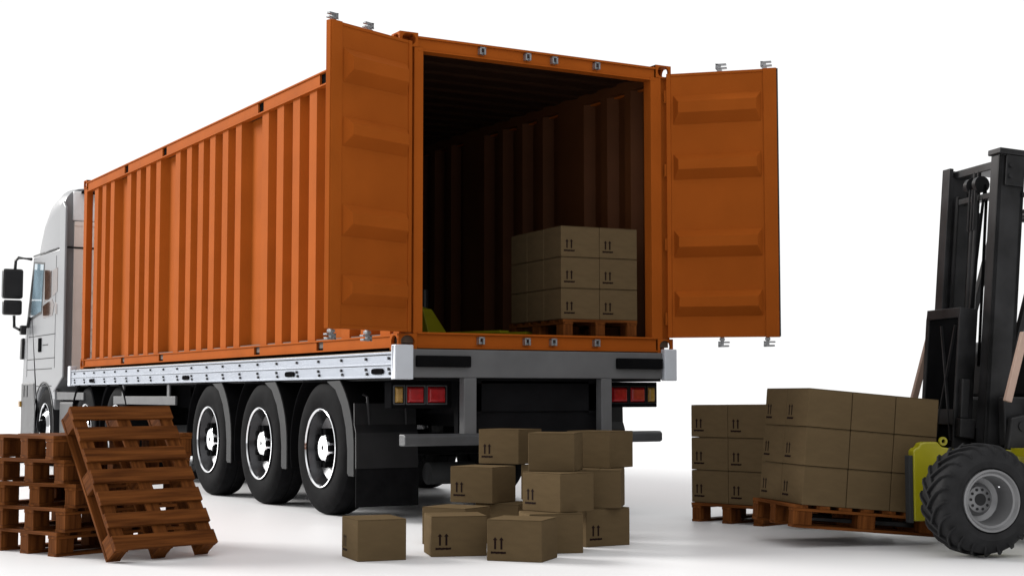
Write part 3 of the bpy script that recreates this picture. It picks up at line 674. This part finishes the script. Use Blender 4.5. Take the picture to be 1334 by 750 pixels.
b = B(); b.cyl((-.26, .10, .06), (-.26, .24, .06), .06, 20); jb(b, 'steer_wheel', BLACKP)
b = B(); b.tube([(-.27, .17, .30), (-.36, .17, .8)], .014); b.tube([(-.36, .08, .80), (-.36, .26, .80)], .014); jb(b, 'handle', BLACKP)

# ------------------------------------------------------------------ forklift (local x: back along the truck, y: away)
GO = Vector((1.4852, -2.6331, 0))
fk = thing('forklift_truck', 'black and yellow forklift at the right edge lifting a loaded pallet', 'forklift', GO, (0, 0, XL))
def fb(b, n, m, parent=None, **k): return b.build(n, m, parent or fk, **k)
TM = Matrix.Translation((1.24, 0, .64)) @ Matrix.Rotation(ZL, 4, 'Y')      # mast frame: x back, z up the mast, origin at z .64
def mb(b, *r): b.box(*r, TM); return b
YN, YF = .075, .60
for y0, y1, lab in ((YN-.10, YN+.0, 'near mast rail'), (YF, YF+.10, 'far mast rail')):
    b = B(); yc = (y0+y1)/2
    inn = y1 if y0 < .3 else y0
    for yy in ((y0, y0+.018),) if y0 < .3 else ((y1-.018, y1),): mb(b, .0, .19, yy[0], yy[1], -.35, 1.86)
    mb(b, .0, .03, y0, y1, -.349, 1.859); mb(b, .16, .19, y0, y1, -.349, 1.859)
    mb(b, .035, .155, yc+(.0 if y0 < .3 else -.035), yc+(.035 if y0 < .3 else .0), -.33, 1.80)
    fb(b, 'mast_rail', MAST, bevel=.004)
for yr in (YN+.012, YF-.052):
    b = B(); mb(b, .045, .15, yr, yr+.012, -.30, 1.66); mb(b, .045, .06, yr, yr+.04, -.299, 1.659); mb(b, .135, .15, yr, yr+.04, -.299, 1.659); fb(b, 'inner_mast_rail', MAST, bevel=.002)
b = B(); b.tube([TM @ Vector(q) for q in ((.0, .215, .86), (.02, .22, 1.2), (.05, .235, 1.55), (.07, .25, 1.70), (.09, .26, 1.60), (.10, .26, .5))], .010); fb(b, 'hydraulic_hose', MATBLACK, smooth=True)
b = B()
for (u0, v0, u1, v1) in ((.20, .0, .40, .75), (.40, .0, .22, .75)): b.bar(TM @ Vector((-.104, u0, v0)), TM @ Vector((-.104, u1, v1)), .012, .02, (1, 0, 0))
fb(b, 'backrest_brace', MAST)
for cbx in ((.05, .12, YN-.05, YF+.05, 1.79, 1.845), (.05, .11, YN, YF, 1.60, 1.64), (.10, .16, YN, YF, .0, .10)):
    b = B(); mb(b, *cbx); fb(b, 'mast_crossbar', MAST, bevel=.005)
b = B(); mb(b, -.015, .235, YN-.13, YN+.02, 1.862, 1.90); mb(b, .04, .17, YN-.125, YN-.102, 1.66, 1.86); fb(b, 'mast_cap', MAST, bevel=.006)
b = B(); mb(b, .18, .42, YN-.13, YF+.1, 1.85, 1.885) ; mb(b, .17, .30, YN-.12, YN-.08, 1.60, 1.63); fb(b, 'mast_top_plate', MAST, bevel=.006)
b = B()
for xx, zz in ((.07, 1.79), (.07, 1.72)): q0 = TM @ Vector((xx, YN-.125, zz)); q1 = TM @ Vector((xx, YN-.14, zz)); b.cyl(q0, q1, .014, 12)
fb(b, 'bolt', BLACKP)
b = B(); b.lathe([(-.010, .020), (.010, .020), (.010, .046), (-.010, .046)], tuple(TM @ Vector((.235, YN-.11, 1.75))), 'y', 24)
fb(b, 'lifting_eye', MAST)
for y in (.315, .362):
    b = B(); b.cyl(TM @ Vector((.06, y, -.25)), TM @ Vector((.06, y, 1.52 if y < .35 else 1.55)), .021, 16); b.cyl(TM @ Vector((.06, y, 1.5)), TM @ Vector((.06, y, 1.80)), .014, 10); fb(b, 'lift_cylinder', MAST, smooth=True)
b = B()
for y in (.30, .335, .37): b.cyl(TM @ Vector((.03, y, 1.40)), TM @ Vector((.03, y, 1.68)), .007, 6)
fb(b, 'lift_chain', BLACKP)
for y in (.29, .40):
    b = B(); b.cyl(TM @ Vector((.06, y-.02, 1.71)), TM @ Vector((.06, y+.02, 1.71)), .055, 20); fb(b, 'chain_pulley', BLACKP, smooth=True)
# carriage / load backrest in front of the mast
b = B(); mb(b, -.11, -.08, .17, .60, .80, .865); mb(b, -.11, -.08, .565, .60, -.30, .80); mb(b, -.11, .02, .165, .185, -.30, .865)
mb(b, -.112, -.075, .17, .60, -.32, -.22); mb(b, -.112, -.07, .17, .60, .10, .20)
fb(b, 'load_backrest', MAST, bevel=.004)
b = B(); mb(b, -.098, -.088, .186, .566, -.28, .80); fb(b, 'backrest_dark_fill', MATBLACK)  # added black sheet paints in the dark seen through the open frame
b = B(); mb(b, -.10, .01, .10, .162, .02, .145); mb(b, -.09, -.03, .12, .164, .145, .40); fb(b, 'carriage_roller_bracket', MAST, bevel=.008)
# forks: shank against the carriage, blades into the pallet
for y in (.10, .46):
    b = B(); P = lambda x, yy, z: LO*0+Vector((x*math.cos(ZL)+z*math.sin(ZL), yy, .2688-x*math.sin(ZL)+z*math.cos(ZL)))
    pts = [P(.06, y, -.098), P(1.13, y, -.098), P(1.13, y+.10, -.098), P(.06, y+.10, -.098), P(.06, y, -.078), P(1.13, y, -.060), P(1.13, y+.10, -.060), P(.06, y+.10, -.078)]
    b.hull8(pts); pts = [P(1.09, y+.001, -.06), P(1.13, y+.001, -.06), P(1.13, y+.099, -.06), P(1.09, y+.099, -.06), P(1.09, y+.001, .35), P(1.13, y+.001, .35), P(1.13, y+.099, .35), P(1.09, y+.099, .35)]
    b.hull8(pts); fb(b, 'fork', MAST, bevel=.003)
# chassis side arms in yellow, body
for y0, y1 in ((-.20, -.13), (.806, .876)):
    b = B(); b.prism([(.655, .17), (.655, .60), (.672, .615), (.69, .618), (.705, .645), (.74, .652), (.82, .652), (.85, .62), (1.0, .60), (2.3, .60), (2.3, .17)], y0, y1, 'y'); fb(b, 'chassis_arm', YELLOW, bevel=.008)
    b = B(); b.box(.625, .653, y0+.005, y1-.01, .16, .57); fb(b, 'arm_front_plate', GREY2, bevel=.004)
b = B(); b.lathe([(-.008, .013), (.008, .013), (.008, .027), (-.008, .027)], (.875, -.165, .655), 'y', 24)
fb(b, 'tie_down_eye', YELLOW)
b = B(); b.box(1.46, 2.9, -.30, .976, .25, .62); b.box(1.50, 2.2, -.26, .94, .60, .93); fb(b, 'lower_body', BLACKP, bevel=.02)
b = B(); b.box(1.32, 1.50, -.14, -.07, .62, .93); b.prism([(1.30, .60), (1.72, .60), (1.60, .72), (1.44, .82), (1.34, .80)], -.20, -.15, 'y'); fb(b, 'tilt_bracket', MAST, bevel=.01)
b = B(); b.cyl((1.41, -.21, .745), (1.41, -.19, .745), .032, 16); fb(b, 'bracket_pin', BLACKP)
b = B(); b.prism([(1.58, .93), (1.56, 1.22), (1.62, 1.30), (1.95, 1.34), (2.2, 1.25), (2.2, .93)], -.10, .80, 'y'); fb(b, 'dashboard_cowl', BLACKP, bevel=.02)
b = B(); b.box(1.60, 2.1, -.12, -.101, 1.15, 1.19); b.box(1.3, 2.4, -.46, -.24, .565, .612); fb(b, 'yellow_trim', YELLOW)
b = B(); b.prism([(2.15, .62), (2.15, 1.05), (2.4, 1.15), (3.1, 1.10), (3.3, .85), (3.3, .25), (2.9, .2)], -.30, .976, 'y'); fb(b, 'counterweight', YELLOW, bevel=.05, seg=3)
b = B(); b.box(2.0, 2.5, .1, .58, .93, 1.05); b.prism([(2.42, 1.0), (2.55, 1.5), (2.63, 1.5), (2.52, 1.0)], .1, .58, 'y'); fb(b, 'seat', BLACKP, bevel=.03, seg=3)
for y in (-.26, .936):
    b = B(); b.bar((1.27, y, .90), (1.40, y, 1.33), .045, .035, (0, 1, 0)); fb(b, 'front_pillar', TAN, bevel=.004)
GP0 = Vector((1.50, .0, 1.22)); GP1 = Vector((1.78, .0, 2.15))
for y in (.02, .66):
    b = B(); b.bar((GP0.x, y, GP0.z), (GP1.x, y, GP1.z), .04, .05, (0, 1, 0)); b.bar((GP1.x, y, GP1.z), (2.75, y, 2.2), .04, .05, (0, 1, 0)); b.bar((2.75, y, 2.2), (2.95, y, 1.1), .04, .05, (0, 1, 0)); fb(b, 'overhead_guard_frame', MAST, bevel=.004)
b = B()
for i in range(8): x = 1.8+i*.13; b.box(x, x+.03, .0, .68, 2.16, 2.19)
b.bar((1.545, .03, 1.40), (1.75, .03, 1.48), .03, .03, (0, 1, 0)); fb(b, 'overhead_guard_bars', MAST)
# big lugged wheels
def lug_wheel(x, yo, z, s, r=.325, rr=.178, wd=.30):
    b = B(); prof = [(0.03*s, rr), (.0, rr+.012), (-.008*s, rr+.05), (.008*s, r-.07), (.030*s, r-.032), (.055*s, r-.018), (wd*s-.055*s, r-.018), (wd*s-.030*s, r-.032), (wd*s, r-.09), (wd*s, rr+.01), (wd*s-.03*s, rr)]
    b.lathe(prof, (x, yo, z), 'y', 72)
    W = fb(b, 'wheel', RUBBER2, smooth=True)
    b = B(); N = 22
    for k in range(N):
        for side in (0, 1):
            a0 = 2*math.pi*(k+.5*side)/N; steps = 6; row = []
            for i in range(steps+1):
                f = i/steps; t = .012+(wd*.54)*f if side == 0 else wd-.012-(wd*.54)*f
                a = a0-(.34*f+.10*f*f)
                ro = r+.002-(.010 if f < .2 else 0)
                if i == 0: ro = r-.030
                ri = r-.045 if f > .15 else r-.075
                hw = .030+.012*f
                q = []
                for (da, rad) in ((-hw, ri), (hw, ri), (hw*.75, ro), (-hw*.75, ro)):
                    q.append(b.bm.verts.new((x-rad*math.cos(a+da), yo+s*t, z+rad*math.sin(a+da))))
                row.append(q)
            for A, D in zip(row, row[1:]):
                for j in range(4): b.bm.faces.new((A[j], A[(j+1) % 4], D[(j+1) % 4], D[j]))
            b.bm.faces.new(row[0][::-1]); b.bm.faces.new(row[-1])
    b.build('tread_lugs', RUBBER2, W, bevel=.004)
    b = B(); b.lathe([(.028*s, rr+.004), (-.006*s, rr+.002), (-.008*s, rr-.010), (.010*s, rr-.022), (.012*s, rr-.034), (.03*s, rr-.04), (.15*s, rr-.05), (.165*s, rr-.08), (.135*s, .075), (.125*s, .035), (.15*s, .03), (.2*s, .1), (.2*s, rr)], (x, yo, z), 'y', 64); b.build('rim', RIMG, W, smooth=True)
    b = B()
    for k in range(10):
        a = 2*math.pi*k/10; yy = yo+s*.1325
        rad = .058; cx, cz = x+rad*math.cos(a), z+rad*math.sin(a)
        b.cyl((cx, yy+.01*s, cz), (cx, yy-.006*s, cz), .0085, 8)
    b.cyl((x, yo+.15*s, z), (x, yo+.122*s, z), .036, 24); b.build('hub', BLACKP, W, smooth=True)
    b = B(); b.tube([(x+.10, yo+.10*s, z+.085), (x+.085, yo+.06*s, z+.075)], .005); b.build('valve_stem', CHROME, W)
lug_wheel(.811, -.822, .333, 1); lug_wheel(.811, 1.498, .333, -1); lug_wheel(2.75, -.60, .30, 1, r=.29, rr=.15, wd=.22); lug_wheel(2.75, 1.276, .30, -1, r=.29, rr=.15, wd=.22)
b = B(); b.cyl((.811, -.6, .333), (.811, -.15, .333), .06, 16); b.cyl((.811, .85, .333), (.811, 1.3, .333), .06, 16); b.cyl((2.75, -.4, .3), (2.75, 1.1, .3), .05, 16); fb(b, 'axle', BLACK)
